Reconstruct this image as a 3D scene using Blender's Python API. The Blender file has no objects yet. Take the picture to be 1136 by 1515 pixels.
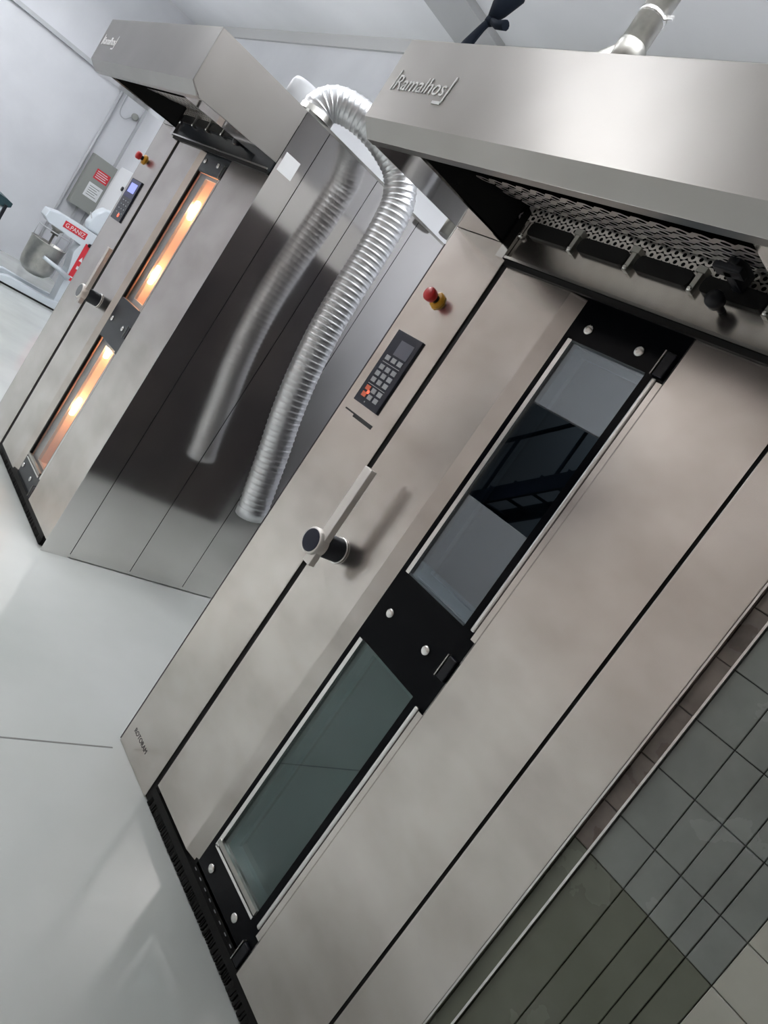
import bpy, bmesh, math, random
from mathutils import Vector, Matrix
random.seed(7)
S = bpy.context.scene
COL = S.collection

# ------------------------------------------------------------------ camera
EYE = 1.417
cam_d = bpy.data.cameras.new('camera'); cam = bpy.data.objects.new('camera', cam_d); COL.objects.link(cam)
cam_d.sensor_fit = 'VERTICAL'; cam_d.sensor_height = 36.0; cam_d.lens = 36.0 * 1084.59 / 1515.0
cam_d.clip_start = 0.05; cam_d.clip_end = 60
RX = (0.54094949, 0.62854696, 0.5588402)
RD = (0.48256242, 0.31224951, -0.81831153)
RF = (-0.6888448, 0.71234048, -0.13440193)
m = Matrix.Identity(4)
for i in range(3):
    m[i][0] = RX[i]; m[i][1] = -RD[i]; m[i][2] = -RF[i]
m[2][3] = EYE
cam.matrix_world = m
S.camera = cam

# ------------------------------------------------------------------ world, exposure
W = bpy.data.worlds.new('world'); S.world = W; W.use_nodes = True
W.node_tree.nodes['Background'].inputs[0].default_value = (0.75, 0.82, 0.9, 1)
W.node_tree.nodes['Background'].inputs[1].default_value = 0.25
S.view_settings.view_transform = 'Standard'; S.view_settings.look = 'None'
S.view_settings.gamma = 1.0; S.view_settings.use_curve_mapping = False
S.view_settings.exposure = -0.1
CEIL = 4.22
FILL_W = 29
FILL_Z = CEIL - 0.55
FILL_LAMPS = [(-2.4, 1.25), (-4.9, 0.7), (-7.2, 1.3), (-10.4, 1.2), (-4.3, -2.4), (-9.0, -2.2), (-1.2, 1.9)]  # unseen fill lamps; the hood streak hints at only one of them
FILL_AT = ['over the gap between the ovens', 'in front of the left oven', 'between the left oven and the mixer', 'nearest the far left wall', 'behind the camera, nearest the stair opening', 'behind the camera, by the far left corner', 'above the right oven, nearest the tiled pier']
for lx, ly in FILL_LAMPS:
    for down in (True, False):
        l = bpy.data.lights.new('ceiling_fill', 'AREA'); l.shape = 'RECTANGLE'; l.size = 0.28; l.size_y = 1.5
        l.energy = (FILL_W if down else FILL_W * 2.0) * (0.75 if lx == FILL_LAMPS[0][0] else 1); l.color = (0.97, 0.985, 1.0)
        lo = bpy.data.objects.new('ceiling_fill', l); COL.objects.link(lo); lo.location = (lx, ly, FILL_Z - 0.06 if down else FILL_Z + 0.05)
        if not down: lo.rotation_euler = (math.pi, 0, 0)

# ------------------------------------------------------------------ materials
def mat(name, color, rough=0.5, metal=0.0, spec=0.5, emit=None, estr=0, coat=0, ior=1.45):
    M = bpy.data.materials.new(name); M.use_nodes = True
    b = M.node_tree.nodes['Principled BSDF']
    b.inputs['Base Color'].default_value = (*color, 1); b.inputs['Roughness'].default_value = rough
    b.inputs['Metallic'].default_value = metal; b.inputs['IOR'].default_value = ior
    b.inputs['Specular IOR Level'].default_value = spec
    b.inputs['Coat Weight'].default_value = coat
    if emit:
        b.inputs['Emission Color'].default_value = (*emit, 1); b.inputs['Emission Strength'].default_value = estr
    return M
def noisy(M, scale, c0, c1, r0=None, r1=None, stretch=(1, 1, 1), detail=5, bump=0, bscale=None, bstretch=None, lo=0.35, hi=0.68):
    nt = M.node_tree; b = nt.nodes['Principled BSDF']; L = nt.links.new
    tc = nt.nodes.new('ShaderNodeTexCoord'); mp = nt.nodes.new('ShaderNodeMapping'); mp.inputs['Scale'].default_value = stretch
    n = nt.nodes.new('ShaderNodeTexNoise'); n.inputs['Scale'].default_value = scale; n.inputs['Detail'].default_value = detail
    L(tc.outputs['Object'], mp.inputs['Vector']); L(mp.outputs[0], n.inputs['Vector'])
    mr = nt.nodes.new('ShaderNodeMapRange'); mr.inputs[1].default_value = lo; mr.inputs[2].default_value = hi
    L(n.outputs['Fac'], mr.inputs[0])
    mx = nt.nodes.new('ShaderNodeMix'); mx.data_type = 'RGBA'
    mx.inputs[6].default_value = (*c0, 1); mx.inputs[7].default_value = (*c1, 1)
    L(mr.outputs[0], mx.inputs[0]); L(mx.outputs[2], b.inputs['Base Color'])
    if r0 is not None:
        rr = nt.nodes.new('ShaderNodeMapRange'); rr.inputs[1].default_value = lo; rr.inputs[2].default_value = hi
        rr.inputs[3].default_value = r0; rr.inputs[4].default_value = r1
        L(n.outputs['Fac'], rr.inputs[0]); L(rr.outputs[0], b.inputs['Roughness'])
    if bump:
        m2 = nt.nodes.new('ShaderNodeMapping'); m2.inputs['Scale'].default_value = bstretch or stretch
        L(tc.outputs['Object'], m2.inputs['Vector'])
        n2 = nt.nodes.new('ShaderNodeTexNoise'); n2.inputs['Scale'].default_value = bscale or scale; n2.inputs['Detail'].default_value = 3
        L(m2.outputs[0], n2.inputs['Vector'])
        bp = nt.nodes.new('ShaderNodeBump'); bp.inputs['Strength'].default_value = bump; bp.inputs['Distance'].default_value = 0.002
        L(n2.outputs['Fac'], bp.inputs['Height']); L(bp.outputs[0], b.inputs['Normal'])
    return M
def brushed(M, aniso, tangent=(0, 0, 1)):
    nt = M.node_tree; b = nt.nodes['Principled BSDF']; c = nt.nodes.new('ShaderNodeCombineXYZ')
    for i in range(3): c.inputs[i].default_value = tangent[i]
    nt.links.new(c.outputs[0], b.inputs['Tangent']); b.inputs['Anisotropic'].default_value = aniso
    return M
def glass(name, tint, refl, rough=0.0, gcol=(1, 1, 1)):
    M = bpy.data.materials.new(name); M.use_nodes = True; nt = M.node_tree; nt.nodes.clear(); L = nt.links.new
    o = nt.nodes.new('ShaderNodeOutputMaterial'); t = nt.nodes.new('ShaderNodeBsdfTransparent'); t.inputs[0].default_value = (*tint, 1)
    g = nt.nodes.new('ShaderNodeBsdfGlossy'); g.inputs['Roughness'].default_value = rough; g.inputs[0].default_value = (*gcol, 1)
    f = nt.nodes.new('ShaderNodeLayerWeight'); f.inputs['Blend'].default_value = 0.5
    pw = nt.nodes.new('ShaderNodeMath'); pw.operation = 'POWER'; pw.inputs[1].default_value = 5
    a = nt.nodes.new('ShaderNodeMath'); a.operation = 'MULTIPLY_ADD'; a.use_clamp = True; a.inputs[1].default_value = 1 - refl; a.inputs[2].default_value = refl
    mx = nt.nodes.new('ShaderNodeMixShader')
    L(f.outputs['Facing'], pw.inputs[0]); L(pw.outputs[0], a.inputs[0]); L(a.outputs[0], mx.inputs[0]); L(t.outputs[0], mx.inputs[1]); L(g.outputs[0], mx.inputs[2]); L(mx.outputs[0], o.inputs[0])
    return M

M_front = noisy(mat('brushed_steel_front', (0.6, 0.57, 0.54), 0.4, 1.0), 3.2, (0.55, 0.508, 0.478), (0.72, 0.68, 0.65), 0.215, 0.25, (1, 1, 1.6), 8)
brushed(M_front, 0.35)
M_steel = noisy(mat('brushed_steel', (0.6, 0.58, 0.56), 0.3, 1.0), 3.0, (0.31, 0.295, 0.28), (0.36, 0.345, 0.33), 0.30, 0.301, (1, 1, 1), 2)
brushed(M_steel, 0.75)
M_perf = mat('filter_steel', (0.78, 0.75, 0.72), 0.45, 1.0)
M_side = noisy(mat('polished_steel_side', (0.5, 0.49, 0.5), 0.12, 1.0), 2.4, (0.68, 0.66, 0.645), (0.76, 0.745, 0.73), 0.08, 0.14, (1, 1, 1), 6)
M_bright = mat('bright_steel', (0.8, 0.79, 0.77), 0.25, 1.0)
M_lip = mat('lip_steel', (0.36, 0.345, 0.33), 0.35, 1.0)
M_satin = mat('satin_steel', (0.78, 0.75, 0.72), 0.5, 1.0)
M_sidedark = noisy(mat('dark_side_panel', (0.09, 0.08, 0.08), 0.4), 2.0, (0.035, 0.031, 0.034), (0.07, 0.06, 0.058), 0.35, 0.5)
M_alu = mat('aluminium_foil', (0.70, 0.71, 0.73), 0.36, 1.0)
M_galv = noisy(mat('galvanised_steel', (0.5, 0.49, 0.46), 0.4, 1.0), 14, (0.37, 0.365, 0.34), (0.5, 0.49, 0.46), 0.3, 0.5)
M_reflpale = mat('pale_reflection_sheet', (0.62, 0.61, 0.59), 0.55, 0.3)  # pale sheet added on the near oven's flank for its mirror image
M_dark = mat('dark_cavity', (0.012, 0.012, 0.013), 0.8, 0, 0.2)
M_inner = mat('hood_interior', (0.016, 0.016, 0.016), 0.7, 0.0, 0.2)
M_blackglass = mat('black_glass', (0.004, 0.0045, 0.006), 0.12, 0, 0.09)
M_charglass = mat('charcoal_glass', (0.035, 0.04, 0.048), 0.25, 0, 0.4)
M_rubber = mat('black_rubber', (0.008, 0.008, 0.008), 0.6, 0, 0.3)
M_plastic = mat('black_plastic', (0.01, 0.011, 0.016), 0.35, 0, 0.4)
M_navy = mat('navy_cap', (0.008, 0.01, 0.03), 0.3, 0, 0.4)
M_unit = mat('control_face', (0.022, 0.026, 0.04), 0.25, 0, 0.5)
M_screen = mat('grey_screen', (0.13, 0.135, 0.17), 0.2, 0, 0.5)
M_screen_on = mat('lit_screen', (0.1, 0.12, 0.4), 0.3, 0, 0.5, (0.36, 0.42, 0.95), 0.9)
M_blueface = mat('blue_face', (0.03, 0.035, 0.12), 0.3)
M_key = mat('grey_key', (0.36, 0.37, 0.39), 0.5)
M_print = mat('print_dark', (0.03, 0.03, 0.03), 0.6)
M_led = mat('red_led', (0.7, 0.05, 0.03), 0.4, 0, 0.5, (1.0, 0.12, 0.06), 2.2)
M_orange = mat('orange_key', (0.75, 0.16, 0.08), 0.5)
M_red = mat('red_plastic', (0.55, 0.018, 0.02), 0.35)
M_yellow = mat('yellow_plastic', (0.62, 0.3, 0.012), 0.4)
M_pane = glass('coated_glass', (0.55, 0.60, 0.64), 0.19, gcol=(0.72, 0.82, 0.92))
M_pane_green = glass('green_glass', (0.50, 0.64, 0.62), 0.095, gcol=(0.88, 1.0, 1.0))
M_pane_clear = glass('clear_glass', (0.97, 0.97, 0.97), 0.03)
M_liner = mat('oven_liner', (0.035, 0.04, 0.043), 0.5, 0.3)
M_spacer = mat('glass_spacer', (0.10, 0.12, 0.13), 0.4, 0.4)
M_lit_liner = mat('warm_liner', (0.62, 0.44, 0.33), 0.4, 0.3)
M_lamp = mat('halogen_lamp', (1, 0.9, 0.75), 0.4, 0, 0.5, (1.0, 0.72, 0.45), 26)
M_white = mat('white_paint', (0.7, 0.71, 0.73), 0.35)
M_enamel = mat('white_enamel', (0.62, 0.67, 0.72), 0.3, 0, 0.5, coat=0.2)
M_paper = mat('paper', (0.72, 0.73, 0.74), 0.7)
M_greybox = mat('grey_box', (0.27, 0.28, 0.265), 0.5)
M_redlabel = mat('red_label', (0.62, 0.03, 0.045), 0.5)
M_grey = mat('grey_paint', (0.2, 0.21, 0.22), 0.5)
M_conduit = mat('grey_conduit', (0.42, 0.43, 0.45), 0.45)
M_teal = mat('dark_teal', (0.012, 0.04, 0.05), 0.4)
M_cloth = mat('dark_blue_cloth', (0.004, 0.007, 0.014), 0.8, 0, 0.2)
M_wall = noisy(mat('wall_paint', (0.66, 0.67, 0.69), 0.6), 1.6, (0.56, 0.57, 0.60), (0.62, 0.63, 0.66), None, None, (1, 1, 1), 4)
M_wallgrey = mat('front_wall_paint', (0.56, 0.505, 0.47), 0.7)
M_ceil = noisy(mat('ceiling_paint', (0.7, 0.71, 0.73), 0.7), 0.7, (0.76, 0.77, 0.79), (0.84, 0.85, 0.87))
M_band = mat('band_paint', (0.47, 0.475, 0.48), 0.6)
M_floor = noisy(mat('epoxy_floor', (0.5, 0.52, 0.5), 0.16), 1.1, (0.46, 0.48, 0.46), (0.55, 0.565, 0.55), 0.12, 0.24, (1, 1, 1), 4)
M_joint = mat('floor_joint', (0.2, 0.2, 0.19), 0.8)
M_grout = mat('grout', (0.02, 0.022, 0.02), 0.8)
M_tile = noisy(mat('grey_tile', (0.06, 0.064, 0.06), 0.18), 9, (0.21, 0.225, 0.212), (0.26, 0.278, 0.262), 0.12, 0.3)
M_tile_b = noisy(mat('brown_tile', (0.07, 0.055, 0.045), 0.3), 14, (0.11, 0.09, 0.078), (0.22, 0.185, 0.16), 0.2, 0.5)
M_tile_g = noisy(mat('green_tile', (0.05, 0.053, 0.04), 0.2), 5, (0.12, 0.13, 0.095), (0.155, 0.165, 0.13), 0.14, 0.3)
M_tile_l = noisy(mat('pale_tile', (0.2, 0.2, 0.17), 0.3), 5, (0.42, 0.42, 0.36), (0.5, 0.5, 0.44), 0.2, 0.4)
M_diff = mat('fill_diffuser', (0.9, 0.9, 0.9), 0.4, 0, 0.5, (0.97, 0.985, 1.0), 6)

# ------------------------------------------------------------------ helpers
ORG = {}
def bmnew(): return bmesh.new()
def bx(bm, x0, x1, y0, y1, z0, z1, mi=0):
    v = [bm.verts.new(p) for p in ((x0,y0,z0),(x1,y0,z0),(x1,y1,z0),(x0,y1,z0),(x0,y0,z1),(x1,y0,z1),(x1,y1,z1),(x0,y1,z1))]
    for f in ((0,3,2,1),(4,5,6,7),(0,1,5,4),(1,2,6,5),(2,3,7,6),(3,0,4,7)):
        bm.faces.new([v[i] for i in f]).material_index = mi
    return v
def bevel(bm, w, seg=2):
    bmesh.ops.bevel(bm, geom=list(bm.edges), offset=w, segments=seg, profile=0.5, affect='EDGES', clamp_overlap=True)
def prism(bm, pts, axis, a, b, mi=0):
    """closed 2D outline (counter-clockwise order not required) extruded along an axis from a to b"""
    def P(p, t):
        return {'x': (t, p[0], p[1]), 'y': (p[0], t, p[1]), 'z': (p[0], p[1], t)}[axis]
    A = [bm.verts.new(P(p, a)) for p in pts]; B = [bm.verts.new(P(p, b)) for p in pts]
    n = len(pts)
    fs = [bm.faces.new(A), bm.faces.new(B[::-1])]
    for i in range(n): fs.append(bm.faces.new([A[i], B[i], B[(i+1) % n], A[(i+1) % n]]))
    for f in fs: f.material_index = mi
def frame_of(d):
    d = d.normalized(); up = Vector((0,0,1)) if abs(d.z) < 0.95 else Vector((1,0,0))
    a = d.cross(up).normalized(); return a, d.cross(a).normalized()
def cyl(bm, p0, p1, r0, r1=None, seg=20, caps=True, mi=0):
    p0 = Vector(p0); p1 = Vector(p1); r1 = r0 if r1 is None else r1
    a, b = frame_of(p1 - p0); A = []; B = []
    for i in range(seg):
        t = 2*math.pi*i/seg; d = a*math.cos(t) + b*math.sin(t)
        A.append(bm.verts.new(p0 + d*r0)); B.append(bm.verts.new(p1 + d*r1))
    for i in range(seg):
        f = bm.faces.new([A[i], A[(i+1)%seg], B[(i+1)%seg], B[i]]); f.smooth = True; f.material_index = mi
    if caps:
        bm.faces.new(A[::-1]).material_index = mi; bm.faces.new(B).material_index = mi
def lathe(bm, base, axis, prof, seg=24, mi=0):
    """prof: (t along axis, radius)"""
    base = Vector(base); axis = Vector(axis).normalized(); a, b = frame_of(axis); rings = []
    for t, r in prof:
        rings.append([bm.verts.new(base + axis*t + (a*math.cos(2*math.pi*i/seg) + b*math.sin(2*math.pi*i/seg))*max(r, 1e-4)) for i in range(seg)])
    for k in range(len(rings)-1):
        for i in range(seg):
            f = bm.faces.new([rings[k][i], rings[k][(i+1)%seg], rings[k+1][(i+1)%seg], rings[k+1][i]]); f.smooth = True; f.material_index = mi
    bm.faces.new(rings[0][::-1]).material_index = mi; bm.faces.new(rings[-1]).material_index = mi
def catmull(P, n):
    P = [Vector(p) for p in P]; Q = [P[0]*2-P[1]] + P + [P[-1]*2-P[-2]]; out = []
    for i in range(1, len(Q)-2):
        for k in range(n):
            t = k/n; a,b,c,d = Q[i-1:i+3]
            out.append(0.5*((2*b) + (c-a)*t + (2*a-5*b+4*c-d)*t*t + (3*b-a-3*c+d)*t**3))
    out.append(P[-1]); return out
def tube(bm, pts, rads, seg=16, caps=True, mi=0, smooth=True):
    pts = [Vector(p) for p in pts]; n = len(pts); rings = []
    if not hasattr(rads, '__len__'): rads = [rads]*n
    prev = None
    for i in range(n):
        d = (pts[min(i+1,n-1)] - pts[max(i-1,0)]).normalized()
        if prev is None: a, b = frame_of(d)
        else:
            a = (prev - d*prev.dot(d)).normalized(); b = d.cross(a)
        prev = a
        rings.append([bm.verts.new(pts[i] + (a*math.cos(2*math.pi*j/seg) + b*math.sin(2*math.pi*j/seg))*rads[i]) for j in range(seg)])
    for k in range(n-1):
        for j in range(seg):
            f = bm.faces.new([rings[k][j], rings[k][(j+1)%seg], rings[k+1][(j+1)%seg], rings[k+1][j]]); f.smooth = smooth; f.material_index = mi
    if caps:
        bm.faces.new(rings[0][::-1]); bm.faces.new(rings[-1])
def root(name, loc, label, cat, group=None):
    o = bpy.data.objects.new(name, None); COL.objects.link(o); o.location = loc; o.empty_display_size = 0.1
    o['label'] = label; o['category'] = cat
    if group: o['group'] = group
    ORG[o.name] = Vector(loc); return o
def obj(name, bm, mats, parent=None, label=None, kind=None, cat=None, group=None, fix=True):
    if fix: bmesh.ops.recalc_face_normals(bm, faces=list(bm.faces))
    me = bpy.data.meshes.new(name)
    if parent is not None:
        org = ORG.setdefault(parent.name, Vector((0,0,0))); bmesh.ops.translate(bm, verts=list(bm.verts), vec=-org)
    bm.to_mesh(me); bm.free()
    for mm in (mats if isinstance(mats, (list, tuple)) else [mats]): me.materials.append(mm)
    o = bpy.data.objects.new(name, me); COL.objects.link(o)
    if parent is not None:
        o.parent = parent; ORG[o.name] = ORG[parent.name]
    for k, v in (('label', label), ('kind', kind), ('category', cat), ('group', group)):
        if v: o[k] = v
    return o
def box(name, x0, x1, y0, y1, z0, z1, M, parent=None, bv=0, **k):
    bm = bmnew(); bx(bm, x0, x1, y0, y1, z0, z1)
    if bv: bevel(bm, bv)
    return obj(name, bm, M, parent, **k)
def inst(name, src, parent, loc, scale=None, M=None):
    o = bpy.data.objects.new(name, src); COL.objects.link(o); o.parent = parent
    o.location = Vector(loc) - ORG[parent.name]
    if scale: o.scale = scale
    if M:
        o.material_slots[0].link = 'OBJECT'; o.material_slots[0].material = M
    return o
def mesh_of(bm, M, name='piece'):
    bmesh.ops.recalc_face_normals(bm, faces=list(bm.faces))
    me = bpy.data.meshes.new(name); bm.to_mesh(me); bm.free(); me.materials.append(M); return me
def text_bm(txt, x0, x1, z0, z1, y, depth=0.001, facing='-y'):
    c = bpy.data.curves.new('t', 'FONT'); c.body = txt; c.extrude = 0.02; c.resolution_u = 3
    o = bpy.data.objects.new('t', c); COL.objects.link(o); dg = bpy.context.evaluated_depsgraph_get()
    me = bpy.data.meshes.new_from_object(o.evaluated_get(dg)); bpy.data.objects.remove(o); bpy.data.curves.remove(c)
    bm = bmnew(); bm.from_mesh(me); bpy.data.meshes.remove(me)
    xs = [v.co.x for v in bm.verts]; ys = [v.co.y for v in bm.verts]; a0, a1, b0, b1 = min(xs), max(xs), min(ys), max(ys)
    for v in bm.verts:
        u = (v.co.x-a0)/(a1-a0); w = (v.co.y-b0)/(b1-b0); d = (v.co.z/0.02)*depth
        if facing == '-y': v.co = (x0+(x1-x0)*u, y - d, z0+(z1-z0)*w)
        else: v.co = (y + d, x0+(x1-x0)*u, z0+(z1-z0)*w)     # facing +x, runs along +y
    return bm

# ------------------------------------------------------------------ room
XL, XR, YB, YF = -12.1, 4.0, 3.64, -4.0
struct = dict(kind='structure')
def slab(name, *a, M, **k): return box(name, *a, M, **struct, **k)
fl = slab('floor', XL-0.2, XR+0.2, YF-3.2, YB+0.2, -0.12, 0.0, M=M_floor)
slab('ceiling', XL-0.2, XR+0.2, YF-3.2, YB+0.2, CEIL, CEIL+0.12, M=M_ceil)
slab('wall_left', XL-0.15, XL, YF-3.2, YB+0.15, 0, CEIL, M=M_wall)
slab('wall_back', XL, XR, YB, YB+0.15, 0, CEIL, M=M_wall)
slab('wall_right', XR, XR+0.15, YF-3.2, YB+0.15, 0, CEIL, M=M_wallgrey)
bm = bmnew()                                                   # front wall with a wide opening into the stairwell
OX0, OX1, OZ0, OZ1 = -6.6, -4.0, 0.97, 2.31
bx(bm, XL, OX0, YF-0.15, YF, 0, CEIL); bx(bm, OX1, XR, YF-0.15, YF, 0, CEIL)
bx(bm, OX0, OX1, YF-0.15, YF, 0, OZ0); bx(bm, OX0, OX1, YF-0.15, YF, OZ1, CEIL)
obj('wall_front', bm, M_wallgrey, **struct)
slab('wall_stairwell', XL, XR, YF-3.2, YF-3.05, 0, CEIL, M=M_grey)
slab('trim_1', XL+0.005, XR, YB-0.025, YB, CEIL-0.135, CEIL, M=M_band)               # grey band under the ceiling
slab('trim_2', -5.85, -5.30, YF, YB-0.03, CEIL-0.06, CEIL, M=M_band)                 # ceiling beam
slab('trim_3', XL, XL+0.05, YF, 3.2, 2.845, 2.90, M=M_conduit)                       # trunking on the left wall
slab('trim_4', XL, XL+0.03, YB-0.04, YB, 0, 3.6, M=M_conduit)                        # strip in the corner
box('joint_strip', -1.724, -1.718, -3.9, 1.36, 0.0002, 0.0008, M_joint, fl)

# ------------------------------------------------------------------ tiled wall beside the near oven
tw = slab('wall_tiled', -0.466, 0.9, 1.425, 3.6, 0, 1.925, M=M_grout)
ORG[tw.name] = Vector((0, 0, 0))
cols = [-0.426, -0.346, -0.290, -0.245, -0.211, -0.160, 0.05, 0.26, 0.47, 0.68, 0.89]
rows = [0.0, 0.31, 0.928, 1.021, 1.136, 1.248, 1.360, 1.472, 1.584, 1.696, 1.808, 1.92]
unit = {}
def tile(x0, x1, z0, z1, M, g=0.0016):
    b = bmnew(); bx(b, x0+g/2, x1-g/2, 1.412+random.uniform(-.0005,.0005), 1.4255, z0+g/2, z1-g/2)
    e = [e for e in b.edges if all(v.co.y < 1.42 for v in e.verts)]
    bmesh.ops.bevel(b, geom=e, offset=0.0012, segments=1, affect='EDGES')
    obj('tile', b, M, tw)
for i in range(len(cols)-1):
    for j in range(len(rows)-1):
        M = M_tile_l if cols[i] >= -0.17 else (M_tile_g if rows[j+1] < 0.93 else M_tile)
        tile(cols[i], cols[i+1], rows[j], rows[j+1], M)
for j in range(len(rows)-1):
    tile(-0.466, -0.431, rows[j], rows[j+1], M_tile_b if rows[j+1] > 0.95 else M_tile_g, 0.0015)
box('edge_trim', -0.4305, -0.4262, 1.403, 1.4255, 0, 1.92, M_bright, tw)

# ------------------------------------------------------------------ rack ovens
def bolt_mesh():
    b = bmnew(); lathe(b, (0,0,0), (0,-1,0), [(0,.0125),(.003,.0125),(.005,.0105),(.0056,.004)], 18); return mesh_of(b, M_bright, 'bolt')
BOLT = bolt_mesh()
def key_mesh():
    b = bmnew(); bx(b, -.5, .5, -.0015, 0, -.5, .5); return mesh_of(b, M_key, 'key')
KEY = key_mesh()
def perforated(bm, o, u, v, nu, nv, pu, pv, r, seg=8):
    """sheet with staggered round holes: origin o, unit directions u, v"""
    o = Vector(o); u = Vector(u); v = Vector(v)
    for j in range(nv):
        off = pu/2 if j % 2 else 0
        for i in range(nu):
            c = o + u*(off + (i+.5)*pu) + v*((j+.5)*pv)
            sq = []; ci = []
            for k in range(seg):
                t = 2*math.pi*(k+.5)/seg; ct, st = math.cos(t), math.sin(t); q = max(abs(ct), abs(st))
                sq.append(bm.verts.new(c + u*(ct/q*pu/2) + v*(st/q*pv/2))); ci.append(bm.verts.new(c + u*ct*r + v*st*r))
            for k in range(seg):
                bm.faces.new([sq[k], sq[(k+1)%seg], ci[(k+1)%seg], ci[k]])
def rounded_slot(bm, x0, x1, z0, z1, y0, y1):
    r = (z1-z0)*0.35; pts = []
    for cx, cz, a0 in ((x1-r, z1-r, 0), (x0+r, z1-r, 90), (x0+r, z0+r, 180), (x1-r, z0+r, 270)):
        for k in range(4):
            t = math.radians(a0 + k*30); pts.append((cx+r*math.cos(t), cz+r*math.sin(t)))
    prism(bm, pts, 'y', y0, y1)

def make_oven(p):
    L, R = p['L'], p['R']; Y = 1.40; YBK = 2.95; TOP = 2.177
    t = root('rack_oven', ((L+R)/2, Y, 0), p['label'], 'oven', 'rack ovens')
    # carcass
    b = bmnew(); bx(b, L+.003, p['G1a'], Y+.05, YBK, 0.02, TOP-.012)
    bx(b, p['G1a'], R-.003, Y+.13, YBK, 0.02, TOP-.012); bx(b, p['G1a'], p['B1']-.03, Y+.045, Y+.13, 0.02, 2.1)
    bx(b, p['RL']+.03, R-.003, Y+.045, Y+.13, 0.02, 2.1); bx(b, p['G1a'], R-.003, Y+.045, Y+.13, 1.885, 2.1)
    bx(b, p['B1']-.03, p['RL']+.03, Y+.02, Y+.13, p['p2t']+.02, p['p1b']-.02)
    bx(b, p['B1']-.03, p['RL']+.03, Y+.045, Y+.13, 0.02, p['p2b']-.02); bx(b, p['B1']-.03, p['RL']+.03, Y+.045, Y+.13, p['p1t']+.02, 1.9)
    obj('carcass', b, M_dark, t)
    box('top_panel', L, R, Y, YBK, TOP-.012, TOP, M_galv, t)
    # side panels with open seams
    seams = [Y, 1.53, 1.838, 2.145, 2.45, YBK]
    for xs, sg in ((R, -1), (L, 1)):
        for k in range(5):
            a, c = seams[k]+(.0 if k == 0 else .0018), seams[k+1]-.0018
            x0, x1 = sorted((xs, xs+sg*.004))
            if p['near'] and sg == 1:                       # unseen left flank: dark below, a pale strip added above to brighten its reflection
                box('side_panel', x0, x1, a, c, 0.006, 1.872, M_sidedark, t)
                box('reflection_panel', x0, x1, a, c, 1.876, TOP-.012, M_reflpale, t)
            else: box('side_panel', x0, x1, a, c, 0.006 if k else 0.0, TOP-.012, M_side, t)
    # control panel column
    b = bmnew(); bx(b, L+.0045, p['G1a'], Y, Y+.010, 0.0, 1.931); bevel(b, .002)
    box('gap_seal', p['G1a']-.02, p['G1b']+.02, Y+.006, Y+.046, 0.002, 1.9, M_rubber, t)
    box('gap_seal', p['G2']-.02, min(p['G2']+.02, R-.005), Y+.006, Y+.046, p['rz0'], 1.87, M_rubber, t)
    cp = obj('control_panel', b, M_front, t)
    box('panel_backing', L+.0045, p['G1a']-.02, Y+.010, Y+.05, 0.004, 1.93, M_dark, t)
    # door: left steel leaf with folded right edge
    z0, z1 = p['dz0'], 1.874
    b = bmnew(); prism(b, [(p['G1b'], Y), (p['B1']-.05, Y), (p['B1'], Y+.016), (p['B1'], Y+.019), (p['B1']-.05, Y+.008), (p['G1b'], Y+.008)], 'z', z0, z1)
    obj('door_leaf', b, M_front, t)
    b = bmnew(); prism(b, [(p['RL'], Y+.004), (p['RL']+.006, Y), (p['G2'] - .004, Y), (p['G2']-.004, Y+.008), (p['RL'], Y+.014)], 'z', p['rz0'], z1)
    obj('door_leaf', b, M_front, t)
    if p['G2'] < R - .02:
        b = bmnew(); bx(b, p['G2']+.004, R-.0045, Y, Y+.012, p['rz0'], z1); bevel(b, .002); obj('fixed_panel', b, M_front, t)
    # black glass surround with openings
    gx0, gx1 = p['B1'], p['RL']; yg0, yg1 = Y+.012, Y+.022
    b = bmnew()
    for c, d in ((z0, p['p2b']), (p['p2t'], p['p1b']), (p['p1t'], z1+.01)): bx(b, gx0, gx1, yg0, yg1, c, d)
    for c, d in ((p['p2b'], p['p2t']), (p['p1b'], p['p1t'])):
        bx(b, gx0, p['pl'], yg0, yg1, c, d); bx(b, p['pr'], gx1, yg0, yg1, c, d)
    sur = obj('glass_surround', b, p['surround'], t)
    for k, (c, d) in enumerate(((p['p1b'], p['p1t']), (p['p2b'], p['p2t']))):
        w = box('window', p['pl']-.001, p['pr']+.001, Y+.014, Y+.019, c-.001, d+.001, p['pane'][k], t)
        # edge profile around the pane
        b = bmnew(); bx(b, p['pl']-.004, p['pl']+.009, Y+.006, Y+.014, c, d); obj('edge_strip', b, M_bright if p['near'] else M_rubber, w)
        if k == 1:
            box('lower_strip', p['pl'], p['pr'], Y+.006, Y+.014, c-.004, c+.004, M_bright, w); box('lower_strip', p['pl'], p['pr'], Y+.004, Y+.014, c+.010, c+.024, M_galv, w)
        else:
            for q in (d-.004, c): box('edge_strip', p['pl'], p['pr'], Y+.009, Y+.014, q, q+.004, M_spacer, w)
        b = bmnew(); bx(b, p['pr']+.026, p['pr']+.039, Y+.001, Y+.012, c+.005, d-.005); bevel(b, .004); obj('clamp_rail', b, M_bright, w)
        b = bmnew(); bx(b, p['pr']+.041, gx1, Y+.004, Y+.012, c-.01, d-.01); obj('steel_filler', b, M_front, w)
        # chamber behind
        b = bmnew(); x0, x1 = p['pl']-.01, p['pr']+.01; yb = Y+.125
        bx(b, x0-.012, x1+.012, yb, yb+.004, c-.01, d+.01)
        for q in ((x0-.012, x0, c-.01, d+.01), (x1, x1+.012, c-.01, d+.01), (x0, x1, c-.02, c-.008), (x0, x1, d+.008, d+.02)):
            bx(b, q[0], q[1], Y+.022, yb, q[2], q[3])
        obj('window_liner', b, p['liner'], w)
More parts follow.
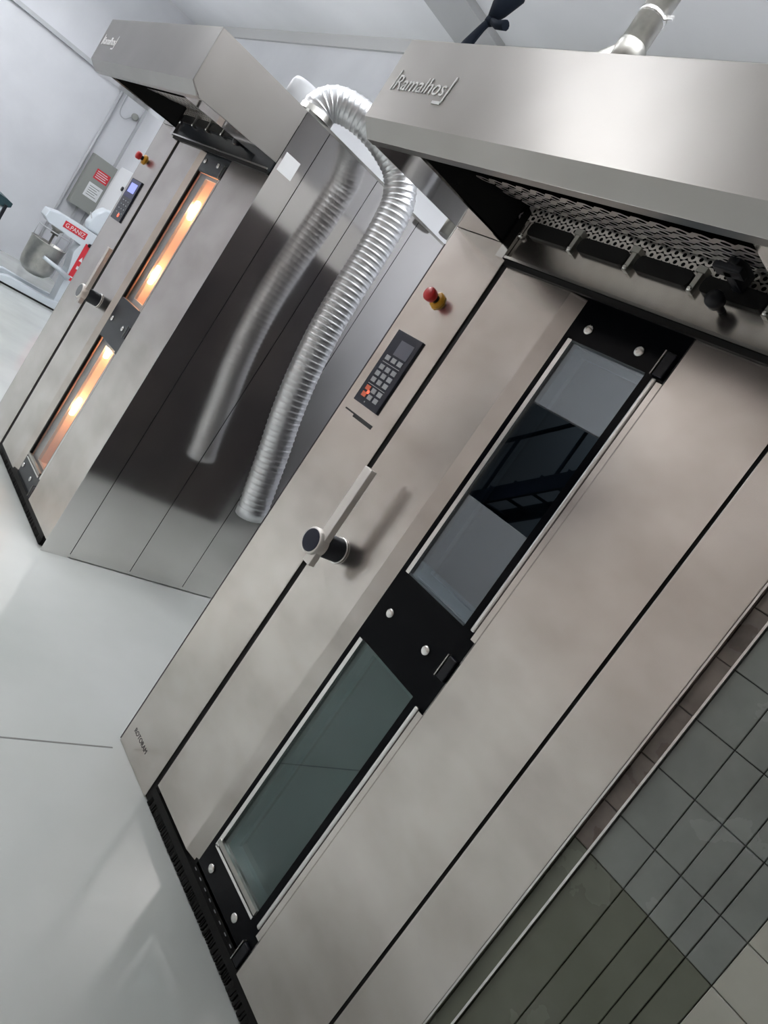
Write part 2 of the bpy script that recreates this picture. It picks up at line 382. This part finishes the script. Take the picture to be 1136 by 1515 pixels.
        b = bmnew(); s = .03 if p['near'] else .075                                   # spacer of the inner pane; wider on the left oven, mimicking a grey reflection
        xa, xb, ya = p['pl']+.004, p['pr']-.002, Y+(.045 if p['near'] else .028)
        bx(b, xa, xa+s, ya, ya+.014, c+.004, d-.004); bx(b, xb-.012, xb, ya, ya+.014, c+.004, d-.004)
        bx(b, xa, xb, ya, ya+.014, c+.004, c+.03); bx(b, xa, xb, ya, ya+.014, d-.02, d-.004); obj('inner_frame', b, p['spacer'], w)
    for bxx, bz in p['bolts']: inst('bolt', BOLT, t, (bxx, yg0, bz))
    # hinge clips
    for cx, cz in ((gx1-.025, p['p1t']+.03), (gx1-.022, .975), (gx1-.02, .085)):
        b = bmnew(); bx(b, cx-.012, cx+.014, Y+.002, Y+.012, cz-.03, cz+.03); bevel(b, .003); hc = obj('hinge_clip', b, M_plastic, t); box('hinge_pin', cx-.016, cx-.013, Y, Y+.012, cz-.03, cz+.03, M_galv, hc)
    # lamps behind the glass
    for lx, ly, lz in p['lamps']:
        b = bmnew(); lathe(b, (lx, ly, lz-.05), (0,0,1), [(0,.004),(.006,.012),(.03,.014),(.07,.014),(.094,.012),(.1,.004)], 14); obj('oven_lamp', b, M_lamp, t)
        ld = bpy.data.lights.new('oven_lamp_glow', 'POINT'); ld.energy = p['lampw']; ld.color = (1, .58, .30); ld.shadow_soft_size = .03
        lo = bpy.data.objects.new('oven_lamp_glow', ld); COL.objects.link(lo); lo.location = (lx+.05, ly+.01, lz)
    # kick strip and brush seal
    b = bmnew(); bx(b, p['G1b']-.01, R-.04, Y+.012, Y+.05, 0.004, p['dz0']+.01); obj('kick_strip', b, M_rubber, t)
    b = bmnew(); n = 170; xa, xb = p['G1b']-.005, R-.05
    for k in range(n):
        x = xa + (xb-xa)*(k+random.random())/n; h = random.uniform(0.0005, .011); w_ = random.uniform(.003,.008)
        v = [b.verts.new(q) for q in ((x, Y+.004, .032), (x+w_, Y+.004, .032), (x+w_*.8, Y+.002-h*.4, .0006+h*.3), (x, Y+.003-h*.4, .0006+h*.3), (x, Y+.012, .032), (x+w_, Y+.012, .032), (x+w_*.8, Y+.011, .0006), (x, Y+.011, .0006))]
        for f in ((0,1,2,3), (7,6,5,4), (0,4,5,1), (1,5,6,2), (2,6,7,3), (3,7,4,0)): b.faces.new([v[i] for i in f])
    bx(b, xa, xb, Y+.002, Y+.012, .030, .055)
    obj('brush_seal', b, M_rubber, t, kind='stuff')
    if p['near']:
        for k in range(9): inst('glint_dash', KEY, t, (-1.19+k*.034, Y+.0118, .060), (.010, 1, .0022))  # pale dashes standing in for glints along the seal
    # handle on the door: round boss, rim, cap and flat grip
    hx, hz, yf = p['hx'], p['hz'], 1.296
    b = bmnew(); lathe(b, (hx+.004, Y, hz+.002), (0,-1,0), [(0,.036),(.005,.036),(.006,.0345),(.07,.0345),(.07,.02)], 28)
    h = obj('door_handle', b, M_plastic, t)
    b = bmnew(); lathe(b, (hx, 1.332, hz), (0,-1,0), [(0,.036),(.003,.0385),(.032,.0385),(.036,.036),(.0362,.03)], 32); obj('rim', b, M_satin, h)
    b = bmnew(); lathe(b, (hx, yf+.001, hz), (0,-1,0), [(0,.0325),(.002,.0325),(.0025,.030)], 32); obj('cap', b, M_navy if p['near'] else M_grey, h)
    b = bmnew(); lathe(b, (hx+.004, Y-.001, hz+.002), (0,-1,0), [(0,.0385),(.004,.0385),(.005,.0365)], 28); obj('collar', b, M_bright, h)
    b = bmnew(); bx(b, p['gx']-.016, p['gx']+.016, 1.308, 1.330, p['gz0'], p['gz1']); bevel(b, .002); obj('grip', b, M_satin, h)
    # emergency stop
    ex, ez = p['stop']
    b = bmnew(); lathe(b, (ex, Y, ez), (0,-1,0), [(0,.026),(.006,.026),(.010,.022),(.0105,.014)], 8 if p['near'] else 24)
    e = obj('emergency_stop', b, M_yellow, t, label='yellow collar with a red mushroom push button')
    b = bmnew(); lathe(b, (ex, Y-.008, ez), (0,-1,0), [(0,.012),(.02,.012)], 18); obj('stem', b, M_plastic, e)
    b = bmnew(); lathe(b, (ex, Y-.024, ez), (0,-1,0), [(0,.012),(.002,.019),(.012,.0205),(.020,.0205),(.024,.018),(.0255,.003)], 24); obj('push_button', b, M_red, e)
    # control unit
    kx0, kx1, kz0, kz1 = p['unit']; kw, kh = kx1-kx0, kz1-kz0
    b = bmnew(); bx(b, kx0, kx1, Y-.007, Y+.001, kz0, kz1); bevel(b, .0015)
    u = obj('control_unit', b, M_unit, t)
    X = lambda f: kx0 + kw*f
    Z = lambda f: kz1 - kh*f
    yk = Y-.007
    if p['near']:
        box('screen', X(.34), X(.86), yk-.001, yk, Z(.30), Z(.10), M_screen, u)
        kz = [.36, .49, .58, .67, .79, .88]; kx = [.22, .47, .72]
        for r_, zz in enumerate(kz):
            for c_, xx in enumerate(kx):
                o = inst('key', KEY, u, (X(xx+.03), yk, Z(zz)), (kw*.17, 1, kh*.062), M_orange if (r_ >= 4 and c_ == 0) else None)
        for zz in (.425, .735): box('divider', X(.15), X(.85), yk-.0006, yk, Z(zz+.004), Z(zz-.004), M_key, u)
        b = bmnew(); lathe(b, (X(.34), yk, Z(.835)), (0,-1,0), [(0,.006),(.0015,.005)], 12); obj('indicator', b, M_led, u)
        b = bmnew(); lathe(b, (X(.42), yk, Z(.955)), (0,-1,0), [(0,.003),(.001,.0025)], 10); obj('indicator', b, M_key, u)
        # slot below
        b = bmnew(); bx(b, p['unit'][0]-.015, p['unit'][1]+.012, Y-.0004, Y+.002, 1.312, 1.317); bx(b, p['unit'][0]+.035, p['unit'][1]+.01, Y-.0012, Y+.002, 1.305, 1.313); obj('card_slot', b, M_print, t)
    else:
        box('screen_surround', X(.03), X(.97), yk-.0006, yk, Z(.44), Z(.02), M_blueface, u)
        box('screen', X(.2), X(.82), yk-.0015, yk, Z(.32), Z(.10), M_screen_on, u)
        for zz in (.52, .62, .72, .82):
            for xx in (.3, .55, .8): inst('key', KEY, u, (X(xx), yk, Z(zz)), (kw*.07, 1, kh*.02))
        b = bmnew(); lathe(b, (X(.6), yk, Z(.88)), (0,-1,0), [(0,.011),(.0015,.010)], 12); obj('indicator', b, M_led, u)
    # hood
    ht, hb, hf = 2.165, 1.931, 0.967
    prof = [(hf, ht), (hf, 1.955), (hf+.039, 1.920), (1.398, hb), (1.398, ht)]
    b = bmnew()
    front = [(hf, ht), (hf, 1.955), (hf+.039, 1.920), (hf+.039, 1.928), (hf+.006, 1.958), (hf+.006, ht-.006), (1.398, ht-.006), (1.398, ht)]
    prism(b, front, 'x', L, R)
    hood = obj('hood', b, M_steel, t)
    for xs, sg in ((L, 1), (R, -1)):
        b = bmnew(); x0, x1 = sorted((xs-sg*.0015, xs+sg*.004)); prism(b, [(hf+.002, ht-.001), (hf+.002, 1.957), (hf+.05, 1.922), (1.396, hb), (1.396, ht-.001)], 'x', x0, x1); obj('hood_side', b, M_steel, hood)
        x0, x1 = sorted((xs+sg*.004, xs+sg*p['flange']))
        b = bmnew(); prism(b, [(hf+.04, 1.921), (1.398, hb), (1.398, hb+.006), (hf+.04, 1.927)], 'x', x0, x1); obj('hood_flange', b, M_side, hood)
        xw = xs+sg*p['flange']; x0, x1 = sorted((xw, xw-sg*.006))
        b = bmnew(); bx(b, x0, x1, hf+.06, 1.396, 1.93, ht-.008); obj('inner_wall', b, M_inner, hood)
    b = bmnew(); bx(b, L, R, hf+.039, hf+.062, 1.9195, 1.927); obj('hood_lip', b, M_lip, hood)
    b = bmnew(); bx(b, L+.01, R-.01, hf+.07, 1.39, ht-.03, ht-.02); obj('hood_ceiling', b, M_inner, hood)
    fx0, fx1 = L+p['flange']+.005, R-p['flange']-.005
    # perforated grease filter and its upright strip
    b = bmnew(); v = Vector((0, 1.392-1.06, 2.042-1.955)).normalized(); pu = .050; nu = int((fx1-fx0-.02)/pu); 
    perforated(b, (fx0, 1.186, 1.988), (1,0,0), v, nu, 4, pu, .052, .0118); flt = obj('filter_sheet', b, M_perf, hood, fix=False)
    b = bmnew(); nu = int((fx1-fx0-.01)/.022); perforated(b, (fx0, 1.394, 2.004), (1,0,0), (0,0,1), nu, 2, .022, .0205, .0052); obj('filter_strip', b, M_perf, hood, fix=False)
    dx = p['knobx']+.012; b = bmnew(); bx(b, dx-.012, dx+.012, 1.30, 1.388, 1.985, 2.03); bx(b, dx-.03, dx+.035, 1.29, 1.325, 1.985, 2.0); bevel(b, .004); obj('filter_clip', b, M_plastic, hood)
    # fascia under the hood with vent slots, brackets and damper knob
    b = bmnew(); xa = fx0+.056
    prism(b, [(1.384, 1.888), (1.384, 1.894), (1.3915, 1.897), (1.394, 2.005), (1.40, 2.005), (1.40, 1.888)], 'x', xa, R-.01)
    fa = obj('fascia', b, M_front if p['near'] else M_charglass, t)
    box('lip_edge', xa, R-.01, 1.3805, 1.3845, 1.888, 1.895, M_bright, fa)
    box('lip_shade', xa+.004, R-.012, 1.388, 1.3995, 1.8745, 1.8885, M_rubber, fa)  # black strip standing in for the shade under the lip
    b = bmnew(); bx(b, fx0+.024, fx0+.054, 1.380, 1.40, 1.885, 2.04); obj('end_strip', b, M_side, fa)
    k = 0; x = xa + .02
    while x < R - .08:
        x1 = min(x+.152, R-.03)
        b = bmnew(); rounded_slot(b, x, x1, 1.964, 2.002, 1.380, 1.3965); obj('vent_slot', b, M_rubber, fa)
        b = bmnew(); bx(b, x1+.008, x1+.020, 1.376, 1.396, 1.955, 2.012); bx(b, x1+.002, x1+.026, 1.372, 1.396, 2.000, 2.014); obj('bracket', b, M_galv, fa)
        b = bmnew(); lathe(b, (x1+.013, 1.378, 1.962), (0,-1,0), [(0,.007),(.004,.006),(.006,.003)], 10); obj('bolt', b, M_bright, fa)
        x = x1 + .028; k += 1
    b = bmnew(); lathe(b, (xa-.0+.005, 1.39, 1.958), (0,-1,0), [(0,.007),(.01,.006),(.012,.003)], 10); obj('bolt', b, M_bright, fa)
    kx = p['knobx']
    b = bmnew(); lathe(b, (kx, 1.392, 1.945), (0,-1,0), [(0,.008),(.03,.008),(.031,.018),(.05,.02),(.056,.017),(.058,.004)], 18); obj('damper_knob', b, M_plastic, fa)
    # logo on the hood
    lx = L + .044
    b = text_bm('Ramalhos', lx+.004, lx+.205, 2.034, 2.072, hf-.0008, .0012)
    c0 = len(b.verts)
    bx(b, lx-.006, lx-.002, hf-.002, hf, 2.032, 2.084)
    bx(b, lx+.214, lx+.219, hf-.002, hf, 2.018, 2.082); bx(b, lx+.185, lx+.216, hf-.002, hf, 2.014, 2.021)
    sh = 0.10
    for v in b.verts: v.co.x += (v.co.z-2.05)*sh
    obj('logo', b, M_logo, hood)
    if p['near']:
        b = text_bm('ROTORAM', L+.044, L+.150, .070, .086, Y, .0006); obj('lettering', b, M_print, cp)
    else:
        b = bmnew(); bx(b, R, R+.0008, 1.412, 1.489, 1.912, 1.992); obj('sticker', b, M_paper, t, label='blank white sticker on the side')
    return t

M_logo = mat('logo_print', (0.92, 0.92, 0.92), 0.5)
near = dict(near=True, L=-1.768, R=-.466, G1a=-1.513, G1b=-1.490, B1=-1.200, RL=-.889, G2=-.619, dz0=.068, rz0=.052,
    pl=-1.175, pr=-.945, p1b=1.075, p1t=1.771, p2b=.162, p2t=.866, surround=M_blackglass, pane=(M_pane, M_pane_green), liner=M_liner, spacer=M_spacer,
    bolts=[(-1.145,1.808),(-.991,1.808),(-1.145,.967),(-.991,.967),(-1.145,.11),(-.991,.11)], lamps=[], lampw=0,
    hx=-1.419, hz=.984, gx=-1.402, gz0=.925, gz1=1.231, stop=(-1.648,1.714), unit=(-1.718,-1.595,1.350,1.592), flange=.205, knobx=-.87,
    label='large stainless steel rack oven with two dark unlit door windows and grey keypad')
left = dict(near=False, L=-4.345, R=-2.96, G1a=-4.032, G1b=-3.992, B1=-3.655, RL=-3.345, G2=-2.9605, dz0=.045, rz0=.055,
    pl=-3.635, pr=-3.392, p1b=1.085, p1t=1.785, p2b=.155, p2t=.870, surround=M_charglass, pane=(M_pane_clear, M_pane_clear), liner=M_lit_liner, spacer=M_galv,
    bolts=[(-3.62,1.835),(-3.465,1.835),(-3.615,.972),(-3.45,.972),(-3.63,.105),(-3.47,.105)],
    lamps=[(-3.575,1.465,1.615),(-3.585,1.465,1.258),(-3.585,1.465,.835),(-3.585,1.465,.502)], lampw=1.6,
    hx=-3.853, hz=.985, gx=-3.838, gz0=.93, gz1=1.242, stop=(-4.30,1.716), unit=(-4.30,-4.14,1.366,1.604), flange=.20, knobx=-3.28,
    label='stainless steel rack oven farther left with orange lit door windows and blue screen')
make_oven(near)
make_oven(left)

# ------------------------------------------------------------------ flexible aluminium duct between the ovens
path = [(-3.03,1.47,2.178),(-3.03,1.475,2.235),(-3.0,1.52,2.285),(-2.93,1.60,2.295),(-2.85,1.69,2.27),(-2.77,1.78,2.21),(-2.735,1.83,2.12),(-2.72,1.842,2.04),(-2.71,1.847,1.886),(-2.70,1.842,1.685),(-2.69,1.845,1.487),(-2.68,1.864,1.294),(-2.67,1.898,1.104),(-2.66,1.945,.922),(-2.65,1.98,.769),(-2.647,2.024,.60)]
dt = root('flexible_duct', (-3.03,1.47,2.178), 'ribbed silver flexible duct hanging between the two ovens', 'duct')
cp = catmull(path, 60)
acc = [0]
for i in range(1, len(cp)): acc.append(acc[-1] + (cp[i]-cp[i-1]).length)
tot = acc[-1]; step = .0043; pts = []; j = 0; s = 0
while s < tot-.045:
    while acc[j+1] < s: j += 1
    f = (s-acc[j])/max(1e-9, acc[j+1]-acc[j]); pts.append(cp[j].lerp(cp[j+1], f)); s += step
pat = [.0693, .0693, .0693, .0695, .0724, .0695]
b = bmnew(); tube(b, pts, [pat[i % 6] for i in range(len(pts))], 28, caps=False); obj('ribbed_hose', b, M_alu, dt)
d = (pts[-1]-pts[-4]).normalized()
b = bmnew(); e0 = pts[-1]-d*.004
tube(b, [e0, e0+d*.042, e0+d*.044, e0+d*.040, e0-d*.02], [.0735,.0735,.0715,.068,.066], 28, caps=False); obj('end_collar', b, M_alu, dt)
b = bmnew(); lathe(b, (-3.03,1.47,2.177), (0,0,1), [(0,.08),(.004,.08),(.005,.075),(.03,.075)], 28); obj('flange', b, M_galv, dt)

# fan motor on top of the left oven
mt = root('fan_motor', (-3.44,1.56,2.177), 'silver cylindrical fan motor standing on top of the left oven', 'motor')
b = bmnew(); lathe(b, (-3.44,1.56,2.177), (0,0,1), [(0,.06),(.06,.06),(.06,.07),(.062,.07)], 28); obj('base', b, M_galv, mt)
b = bmnew(); lathe(b, (-3.44,1.56,2.25), (0,0,1), [(-.012,.055),(0,.070),(.10,.070),(.118,.062),(.12,.03)], 32); obj('housing', b, M_conduit, mt)
for k in range(16):
    a = 2*math.pi*k/16; c_, s_ = math.cos(a), math.sin(a)
    b = bmnew(); cyl(b, (-3.44+.066*c_, 1.56+.066*s_, 2.239), (-3.44+.066*c_, 1.56+.066*s_, 2.256), .007, seg=8); obj('cooling_fin', b, M_plastic, mt)

# ------------------------------------------------------------------ exhaust pipe behind the near hood
ep = root('exhaust_pipe', (-2.567,2.3,3.18), 'grey metal flue pipe rising behind the right hood', 'pipe')
b = bmnew(); cyl(b, (-2.567,2.3,3.22), (-2.567,2.3,CEIL), .062, seg=24); obj('pipe', b, M_galv, ep)
b = bmnew(); lathe(b, (-2.567,2.3,3.12), (0,0,1), [(0,.05),(.004,.066),(.10,.068),(.115,.068),(.12,.062)], 24); obj('elbow', b, M_galv, ep)
b = bmnew(); tube(b, [(-2.58,2.3,3.19),(-2.72,2.28,3.10),(-2.85,2.25,2.98),(-2.85,2.25,2.177)], [.056,.05,.048,.048], 20); obj('branch', b, M_galv, ep)
b = bmnew(); lathe(b, (-2.567,2.3,3.36), (0,0,1), [(0,.062),(.001,.066),(.022,.066),(.023,.062)], 24); bx(b, -2.508, -2.455, 2.295, 2.305, 3.362, 3.380); obj('clamp', b, M_bright, ep)

# ------------------------------------------------------------------ dark cloth strap hanging by the ceiling
hs = root('hanging_strap', (-3.62,2.3,3.31), 'dark blue cloth strap knotted and hanging behind the right hood', 'strap')
b = bmnew(); tube(b, [(-3.60,2.3,CEIL),(-3.585,2.3,3.62),(-3.58,2.31,3.50),(-3.60,2.3,3.40),(-3.612,2.3,3.34)], [.05,.055,.07,.05,.026], 12); obj('bundle', b, M_cloth, hs)
b = bmnew(); lathe(b, (-3.615,2.3,3.355), (0,0,-1), [(0,.01),(.01,.026),(.035,.028),(.05,.012)], 12); obj('knot', b, M_cloth, hs)
b = bmnew(); tube(b, [(-3.615,2.3,3.34),(-3.63,2.29,3.28),(-3.65,2.28,3.18),(-3.67,2.27,3.05),(-3.70,2.27,2.6)], [.018,.02,.028,.032,.03], 10); obj('tail', b, M_cloth, hs)
b = bmnew(); tube(b, [(-3.61,2.3,3.335),(-3.54,2.3,3.31),(-3.47,2.3,3.31)], [.016,.022,.026], 10); obj('tail', b, M_cloth, hs)
b = bmnew(); tube(b, [(-3.61,2.3,3.33),(-3.60,2.28,3.2),(-3.60,2.27,2.7)], .0035, 6); obj('string', b, M_cloth, hs)

# ------------------------------------------------------------------ planetary mixer far left
mx = root('dough_mixer', (-9.5,2.75,0), 'small white planetary dough mixer with steel bowl and red stripe beyond the left oven', 'mixer')
b = bmnew(); prism(b, [(2.98,.05),(2.96,.5),(2.90,.72),(2.94,.84),(2.52,.86),(2.46,.90),(2.47,.985),(2.60,1.02),(3.10,1.03),(3.22,.98),(3.24,.05)], 'x', -9.66, -9.42)
bevel(b, .008); obj('column_and_head', b, M_enamel, mx)
for sx in (-9.78, -9.42):
    b = bmnew(); prism(b, [(2.30,0.0),(2.30,.07),(2.42,.115),(2.85,.10),(3.22,.12),(3.22,0)], 'x', sx, sx+.10); bevel(b, .01); obj('base_leg', b, M_enamel, mx)
    box('rubber_foot', sx+.02, sx+.09, 2.28, 2.34, 0, .025, M_rubber, mx)
    box('base_seal', sx+.1, sx+.108, 2.34, 3.2, 0, .02, M_rubber, mx)
b = bmnew(); bx(b, -9.78, -9.32, 3.06, 3.22, .0, .12); obj('base_bar', b, M_enamel, mx)
b = bmnew(); lathe(b, (-9.53,2.66,.24), (0,0,1), [(0,.06),(.02,.13),(.07,.175),(.14,.19),(.40,.195),(.405,.203),(.412,.203),(.41,.19),(.15,.182),(.08,.16),(.04,.10)], 32); obj('mixing_bowl', b, M_galv, mx)
for xa, xb in ((-9.31, -9.40), (-9.75, -9.66)):
    b = bmnew(); tube(b, [(xa,2.62,.50),(xa,2.80,.47),(xb,2.98,.42)], [.022,.026,.035], 10); obj('bowl_arm', b, M_enamel, mx)
b = bmnew(); lathe(b, (-9.53,2.66,.865), (0,0,-1), [(0,.07),(.03,.07),(.05,.045),(.10,.045),(.10,.014),(.22,.014),(.30,.012)], 20); obj('planetary_shaft', b, M_galv, mx)
b = bmnew()
for k in range(5):
    a = math.pi*k/4 - math.pi/2 ; p0 = (-9.53+.19*math.cos(a), 2.66+.19*math.sin(a), .652); cyl(b, p0, (p0[0], p0[1], .80), .004, seg=6)
tube(b, [(-9.53+.19*math.cos(math.pi*k/20-math.pi/2), 2.66+.19*math.sin(math.pi*k/20-math.pi/2), .80) for k in range(21)], .007, 6); obj('bowl_guard', b, M_conduit, mx)
bd = box('badge', -9.42, -9.416, 2.665, 2.94, .905, .985, M_redlabel, mx)
b = text_bm('G.PANIZ', 2.685, 2.92, .92, .97, -9.4145, .001, '+x'); obj('lettering', b, M_paper, bd)
st = box('red_stripe', -9.42, -9.414, 2.975, 3.06, .40, .88, M_redlabel, mx)
b = bmnew(); prism(b, [(2.995,.66),(3.035,.66),(3.015,.72)], 'x', -9.414, -9.412); obj('symbol', b, M_paper, st)
for q in ((3.01, 3.04, .56, .60), (2.99, 3.03, .44, .455)): box('symbol', -9.414, -9.412, *q, M_paper, st)
b = bmnew(); lathe(b, (-9.42,3.02,.88), (1,0,0), [(0,.022),(.02,.022),(.022,.015)], 14); cyl(b, (-9.405,3.02,.88), (-9.405,3.10,1.02), .006, seg=6); obj('speed_lever', b, M_plastic, mx)
b = bmnew(); tube(b, [(-9.50,2.95,1.03),(-9.50,2.94,1.13),(-9.50,2.87,1.22)], .008, 8); obj('cable', b, M_conduit, mx)

# light plastic sack on top of the mixer head
pk = bmnew(); prism(pk, [(2.93,1.034),(2.90,1.10),(2.93,1.25),(2.99,1.34),(3.10,1.36),(3.20,1.30),(3.22,1.034)], 'x', -9.64, -9.46); bevel(pk, .02, 2)
obj('plastic_sack', pk, M_enamel, label='pale crumpled plastic sack resting on the white mixer head', cat='sack')

# ------------------------------------------------------------------ things on the far walls
eb = root('electrical_box', (XL,3.49,1.5), 'grey electrical box with red warning label on far left wall', 'electrical box')
b = bmnew(); bx(b, XL+.001, XL+.16, 3.285, 3.70, 1.12, 1.90); bevel(b, .008); obj('casing', b, M_greybox, eb)
rl = box('warning_label', XL+.16, XL+.162, 3.40, 3.61, 1.60, 1.75, M_redlabel, eb)
b = bmnew()
for k in range(4): bx(b, XL+.162, XL+.1625, 3.42, 3.59 - .02*(k % 2), 1.625+k*.03, 1.636+k*.03)
obj('printed_lines', b, M_paper, rl)
pp = box('notice', XL+.16, XL+.162, 3.39, 3.605, 1.32, 1.53, M_paper, eb)
b = bmnew()
for k in range(5): bx(b, XL+.162, XL+.1625, 3.42, 3.57 - .03*(k % 2), 1.355+k*.032, 1.362+k*.032)
obj('printed_lines', b, M_print, pp)
b = bmnew(); cyl(b, (XL+.03,3.22,.02), (XL+.03,3.22,2.845), .022, seg=12); obj('conduit', b, M_conduit, label='thin grey conduit running down the far left wall beside the box', cat='conduit')
b = bmnew(); cyl(b, (XL+.06,3.45,.02), (XL+.06,3.45,1.12), .02, seg=12); obj('conduit', b, M_conduit, label='short grey conduit running from the electrical box to the floor', cat='conduit')
wl = root('wall_socket', (XL,3.53,2.62), 'small round wall socket with looped cable under the left hood', 'socket')
b = bmnew(); lathe(b, (XL+.001,3.53,2.66), (1,0,0), [(0,.05),(.03,.05),(.035,.03)], 16); obj('socket_body', b, M_greybox, wl)
b = bmnew(); tube(b, catmull([(XL+.02,3.50,2.65),(XL+.02,3.42,2.55),(XL+.02,3.33,2.58),(XL+.02,3.30,2.75),(XL+.02,3.30,2.84)], 8), .007, 6); obj('cable', b, M_conduit, wl)
wc = root('wall_cabinet', (-10.3,YB-.13,1.2), 'white metal cabinet on the back wall behind the blue screen oven', 'cabinet')
b = bmnew(); bx(b, -11.2, -9.3, YB-.2, YB-.001, 1.20, 1.93); bevel(b, .006); obj('casing', b, M_white, wc)
dr = box('door', -11.18, -9.32, YB-.212, YB-.2, 1.22, 1.905, M_white, wc)
b = bmnew(); lathe(b, (-10.68,YB-.212,1.678), (0,-1,0), [(0,.03),(.02,.03),(.022,.02)], 12); obj('lock', b, M_plastic, dr)

fz = root('display_freezer', (-9.3,1.7,0), 'white freezer with a dark teal top at the left edge', 'freezer')
b = bmnew(); bx(b, -9.7, -9.1, .9, 2.02, .02, .77); bevel(b, .02); obj('cabinet', b, M_enamel, fz)
b = bmnew(); prism(b, [(.9,.77),(.9,.93),(1.98,.86),(2.05,.845),(2.05,.80),(2.0,.77)], 'x', -9.72, -9.08); obj('lid', b, M_teal, fz)
b = bmnew(); bx(b, -9.09, -9.06, 1.985, 2.015, .40, .80); obj('edge_seal', b, M_plastic, fz)

# ------------------------------------------------------------------ ceiling battens, out of view, added to carry the fill lamps
for k, (lx, ly) in enumerate(FILL_LAMPS):
    if k == 0:
        t0 = root('fill_batten', (lx, ly, CEIL), 'unseen white fill light batten hung ' + FILL_AT[0], 'ceiling light', 'unseen fill battens')
        b = bmnew(); bx(b, lx-.16, lx+.16, ly-.8, ly+.8, FILL_Z-.03, FILL_Z+.03); bevel(b, .01); f0 = obj('housing', b, M_white, t0)
        b = bmnew(); bx(b, lx-.145, lx+.145, ly-.76, ly+.76, FILL_Z-.05, FILL_Z-.031); d0 = obj('diffuser', b, M_diff, t0)
        rods = []
        for q in (-.6, .6):
            b = bmnew(); cyl(b, (lx, ly+q, FILL_Z+.028), (lx, ly+q, CEIL), .008, seg=8); rods.append(obj('rod', b, M_conduit, t0))
    else:
        t1 = t0.copy(); COL.objects.link(t1); t1.location = (lx, ly, CEIL); t1['label'] = 'unseen white fill light batten hung ' + FILL_AT[k]
        for q in (f0, d0, *rods):
            c = q.copy(); COL.objects.link(c); c.parent = t1

# ------------------------------------------------------------------ stairs seen in the dark glass, beyond the opening behind the camera
sc = root('metal_staircase', (-5.2,YF-1.2,0), 'dark metal staircase beyond the opening, mirrored in the oven glass', 'staircase')
for y in (YF-.8, YF-1.6):
    b = bmnew(); prism(b, [(-7.4,0),(-7.1,0),(-3.4,3.1),(-3.7,3.1)], 'y', y-.03, y+.03); obj('stringer', b, M_cloth, sc)
for k in range(13):
    x = -7.05 + k*.285; z = .22 + k*.238
    box('tread', x-.14, x+.14, YF-1.6, YF-.8, z-.02, z+.02, M_cloth, sc)
for k in range(5):
    x = -6.9+k*.8; b = bmnew(); cyl(b, (x,YF-.8,(x+7.2)*.838+.05), (x,YF-.8,(x+7.2)*.838+1.0), .025, seg=8); obj('post', b, M_cloth, sc)
b = bmnew(); cyl(b, (-7.2,YF-.8,1.0), (-3.6,YF-.8,4.0), .03, seg=8); obj('handrail', b, M_cloth, sc)
l = bpy.data.lights.new('stair_fill', 'AREA'); l.size = 0.6; l.energy = 45; l.color = (0.9, 0.97, 1.0)  # fill lamp added so the stairs show as silhouettes
lo = bpy.data.objects.new('stair_fill', l); COL.objects.link(lo); lo.location = (-6.0, YF-1.9, CEIL-.1)
sl = root('stair_fill_box', (-6.0, YF-1.9, CEIL), 'small square fill light added above the dark metal staircase', 'ceiling light')
b = bmnew(); bx(b, -6.33, -5.67, YF-2.23, YF-1.57, CEIL-.09, CEIL-.001); bevel(b, .01); obj('housing', b, M_white, sl)
